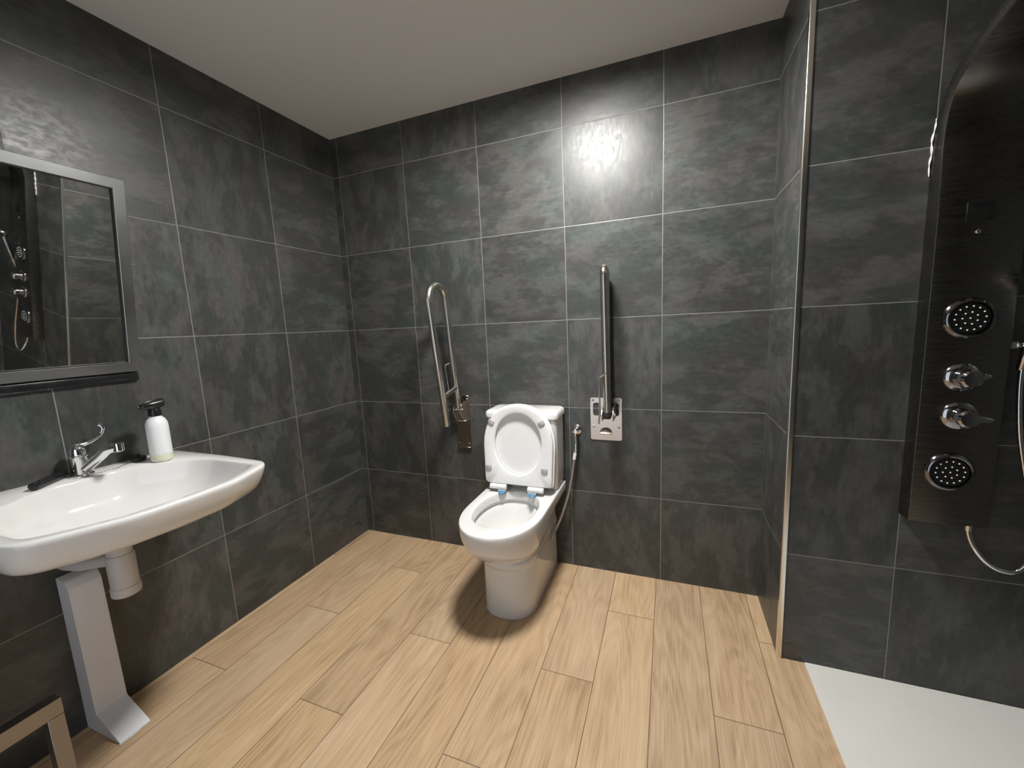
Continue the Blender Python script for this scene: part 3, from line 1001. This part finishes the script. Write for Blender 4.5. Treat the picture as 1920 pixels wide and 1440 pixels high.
def mbox(bm, y0, y1, h0, h1, d0, d1, bev=0.0):
    c = [mp(y, h, d) for h in (h0, h1) for d in (d0, d1) for y in (y0, y1)]
    vs = [bm.verts.new(p) for p in c]
    fs_ = [bm.faces.new([vs[i] for i in f]) for f in ((0, 1, 3, 2), (4, 6, 7, 5), (0, 4, 5, 1), (2, 3, 7, 6), (0, 2, 6, 4), (1, 5, 7, 3))]
    bmesh.ops.recalc_face_normals(bm, faces=fs_)
    if bev:
        bmesh.ops.bevel(bm, geom=list({e for f in fs_ for e in f.edges}), offset=bev, segments=2, affect='EDGES')


FW = 0.034
bm = bm_new()
rect = lambda g, d: [mp(y, h, d) for y, h in ((MY0 + g, g), (MY1 - g, g), (MY1 - g, ML - g), (MY0 + g, ML - g))]
rr = [rect(0.003, -0.020), rect(0.0, -0.018), rect(0.0, -0.0012), rect(0.0012, 0.0), rect(FW - 0.001, 0.0), rect(FW, -0.001), rect(FW, -0.012)]
loft(bm, rr, False, False)
obj('frame', bm, M['steel_frame'], mir, 30)
rr = [rect(FW - 0.0005, -0.0012), rect(FW + 0.003, -0.0020), rect(FW + 0.003, -0.0094)]
bm = loft(bm_new(), rr, False, False)
obj('gap_shade_strip', bm, M['blackrubber'], mir, 30)  # black strip standing in for the shade in the gap inside the frame
bm = bm_new()
mbox(bm, MY0 + 0.010, MY1 - 0.010, 0.010, ML - 0.010, -0.0125, -0.0095)
obj('glass', bm, M['mirror'], mir, 0)
bm = bm_new()
mbox(bm, MY0 + 0.012, MY1 - 0.012, 0.012, ML - 0.012, -0.019, -0.0135)
obj('back_panel', bm, M['black'], mir, 0)
bm = bm_new()
box(bm, (0.0005, MY0 + 0.02, 1.178), (0.014, MY1 - 0.006, 1.205), 0.003)
obj('wall_rail', bm, M['black'], mir, label='black rail along the bottom')
kp = mp(MY1 + 0.004, 0.39, -0.010)
bm = tube(bm_new(), [(0.0005, MY1 + 0.006, kp[2]), (kp[0], MY1 + 0.006, kp[2])], 0.003, 10)
tube(bm, [(kp[0], MY1 - 0.004, kp[2]), (kp[0], MY1 + 0.012, kp[2])], 0.004, 12)
obj('tilt_stay', bm, M['chrome'], mir)

# ------------------------------------------------------------------ shower panel
PX0, PX1 = 2.603, 2.795
PXC = (PX0 + PX1) / 2
panel = thing('shower_column', 'dark brushed steel shower panel arching forward on the shower wall', 'shower panel', (PXC, YS, 0.63))
fr = [(-0.434, 0.636), (-0.434, 1.0), (-0.434, 1.4), (-0.432, 1.62), (-0.428, 1.74), (-0.428, 1.80), (-0.438, 1.858), (-0.462, 1.902),
      (-0.500, 1.930), (-0.555, 1.955), (-0.610, 1.976), (-0.665, 1.990), (-0.74, 2.000), (-0.82, 2.004), (-0.90, 2.004)]
bk = [(-0.3745, 0.636), (-0.3745, 1.0), (-0.3745, 1.4), (-0.3745, 1.62), (-0.376, 1.74), (-0.384, 1.815), (-0.402, 1.885), (-0.436, 1.935),
      (-0.482, 1.965), (-0.541, 1.990), (-0.600, 2.012), (-0.660, 2.025), (-0.74, 2.034), (-0.82, 2.036), (-0.90, 2.034)]
fr3 = spline([(0, y, z) for y, z in fr], 4)
bk3 = spline([(0, y, z) for y, z in bk], 4)
rings = []
for a, b in zip(fr3, bk3):
    e = 0.0035
    d = (b - a).normalized()
    a1, b1 = a + d * e, b
    rings.append([(PX0, b1.y, b1.z), (PX0, a1.y, a1.z), (PX0 + e * 0.3, a.y + (a1.y - a.y) * 0.3, a.z + (a1.z - a.z) * 0.3), (PX0 + e, a.y, a.z),
                  (PX1 - e, a.y, a.z), (PX1 - e * 0.3, a.y + (a1.y - a.y) * 0.3, a.z + (a1.z - a.z) * 0.3), (PX1, a1.y, a1.z), (PX1, b1.y, b1.z)])
obj('panel_body', loft(bm_new(), rings), M['panelmetal'], panel, 32)
yfp = -0.434
obj('overhead_plate', lathe(bm_new(), [(0.075, 0.0), (0.075, -0.006), (0.070, -0.009), (0.0, -0.010)], (PXC, -0.80, 2.0035)), M['darkchrome'], panel)
obj('display', box(bm_new(), (2.666, yfp - 0.0012, 1.552), (2.724, yfp + 0.004, 1.602), 0.0008, 1), M['screen'], panel, label='black display window')
obj('power_button', lathe(bm_new(), [(0.006, 0.0), (0.006, 0.003), (0.004, 0.0045)], (2.695, yfp + 0.001, 1.520), (0, -1, 0), 18), M['chrome'], panel)


def body_jet(x, z):
    j = obj('body_jet', lathe(bm_new(), [(0.046, 0.0), (0.046, 0.006), (0.044, 0.0085), (0.0, 0.0095)], (x, yfp + 0.001, z), (0, -1, 0), 48), M['screen'], panel, label='round black spray face')
    bm = lathe(bm_new(), [(0.061, 0.0), (0.0605, 0.005), (0.057, 0.010), (0.052, 0.0125), (0.0475, 0.011), (0.0465, 0.006), (0.0465, 0.0)], (x, yfp + 0.001, z), (0, -1, 0), 56)
    obj('rim', bm, M['darkchrome'], j, label='smoky chrome rim')
    spots = [(0, 0)] + [(0.0175, 2 * PI * i / 7 + 0.5) for i in range(7)] + [(0.0345, 2 * PI * i / 14 + 0.1) for i in range(14)]
    me = None
    for r, a in spots:
        bx, bzz = x + r * math.cos(a), z + r * math.sin(a)
        if me is None:
            bm = bm_new()
            bmesh.ops.create_uvsphere(bm, u_segments=10, v_segments=6, radius=0.0023, matrix=Matrix.Translation((bx, yfp - 0.0085, bzz)))
            first = obj('nozzle', bm, M['nozzle'], j)
            me, fx, fz = first.data, bx, bzz
        else:
            c = first.copy()
            COL.objects.link(c)
            c.parent = j
            c.location = (bx - fx, 0, bzz - fz)


body_jet(2.6955, 1.276)
body_jet(2.6890, 0.807)


def mixer(x, z, ang, lever):
    kb = obj('mixer_knob', lathe(bm_new(), [(0.043, 0.0), (0.043, 0.004), (0.040, 0.008), (0.026, 0.012), (0.0245, 0.030), (0.027, 0.033), (0.027, 0.052), (0.022, 0.058), (0.0, 0.060)],
                                 (x, yfp + 0.001, z), (0, -1, 0), 40), M['knobchrome'], panel)
    d = Vector((math.cos(ang), 0, math.sin(ang)))
    o = Vector((x, yfp - 0.044, z))
    obj('lever', tube(bm_new(), [o - d * 0.02, o + d * 0.015, o + d * (0.02 + lever * 0.6), o + d * (0.02 + lever)], [0.012, 0.013, 0.010, 0.005], 16), M['knobchrome'], kb)


mixer(2.694, 1.102, 0.2, 0.022)
mixer(2.697, 0.985, -0.05, 0.034)
# hand shower bracket on the right flank
bm = box(bm_new(), (PX1 - 0.001, -0.425, 1.184), (PX1 + 0.020, -0.400, 1.204), 0.003)
tube(bm, [Vector((PX1 + 0.040, -0.425, 1.194)) + 0.0175 * (math.cos(t) * Vector((1, 0, 0)) + math.sin(t) * Vector((0, 0.97, 0.2425))) for t in [0.35 * PI + 1.8 * PI * i / 20 for i in range(21)]], 0.0035, 10)
box(bm, (PX1 + 0.018, -0.428, 1.187), (PX1 + 0.030, -0.408, 1.201), 0.002)
obj('handset_bracket', bm, M['chrome'], panel, label='chrome handset bracket')

hsx = PX1 + 0.040
hand = thing('hand_shower', 'chrome hand shower in the bracket beside the shower panel', 'hand shower', (hsx, -0.425, 1.13))
ax = Vector((0, -0.25, 1)).normalized()
o = Vector((hsx, -0.425, 1.194))
obj('handle', tube(bm_new(), [o - ax * 0.055, o - ax * 0.02, o + ax * 0.05, o + ax * 0.12, o + ax * 0.17], [0.009, 0.0118, 0.0125, 0.0125, 0.011], 18), M['chrome'], hand)
hc = o + ax * 0.195
fn = Vector((0, -0.85, -0.5)).normalized()
obj('spray_head', lathe(bm_new(), [(0.015, -0.018), (0.032, -0.010), (0.036, 0.0), (0.035, 0.008), (0.031, 0.010), (0.0, 0.011)], hc, fn, 36), M['chrome'], hand)
obj('spray_face', lathe(bm_new(), [(0.029, 0.0105), (0.028, 0.0125), (0.0, 0.013)], hc, fn, 36), M['black'], hand)

sh = thing('shower_hose', 'flexible chrome hose looping below the shower panel', 'hose', (2.80, -0.42, 0.49))
e0 = o - ax * 0.056
hp = spline([(2.765, -0.405, 0.634), (2.766, -0.408, 0.60), (2.778, -0.415, 0.560), (2.806, -0.42, 0.519), (2.842, -0.422, 0.497), (2.880, -0.422, 0.503),
             (2.902, -0.422, 0.56), (2.895, -0.420, 0.68), (2.868, -0.415, 0.82), (2.850, -0.410, 0.93), (2.838, -0.410, 1.05), e0], 10)
rad_ = [0.0068 + 0.0004 * (1 if i % 2 else -1) for i in range(len(hp))]
obj('flexible_tube', tube(bm_new(), hp, rad_, 12), M['chrome'], sh)
obj('end_nut', tube(bm_new(), [hp[0] - Vector((0, 0, 0.0)), hp[0] - Vector((0, 0, 0.024))], 0.0095, 14), M['chrome'], sh)
obj('end_nut', tube(bm_new(), [e0 - ax * 0.018, e0 + ax * 0.002], 0.0098, 14), M['chrome'], sh)

# dried sealant at the top left edge of the panel
bm = bm_new()
sm = spline([(2.6005, YS - 0.001, 1.70), (2.599, YS - 0.001, 1.735), (2.602, YS - 0.001, 1.765), (2.600, YS - 0.0012, 1.80), (2.605, YS - 0.0012, 1.835), (2.606, YS - 0.001, 1.86)], 6)
tube(bm, sm, [0.0015 + 0.0045 * abs(math.sin(i * 0.55 + 0.3)) * (0.35 + 0.65 * math.sin(PI * i / (len(sm) - 1))) for i in range(len(sm))], 10, flat=0.5)
smear = obj('sealant_smear', bm, M['silicone'])
tag(smear, 'smear of pale dried sealant on the tile at the left edge of the shower panel', 'sealant')
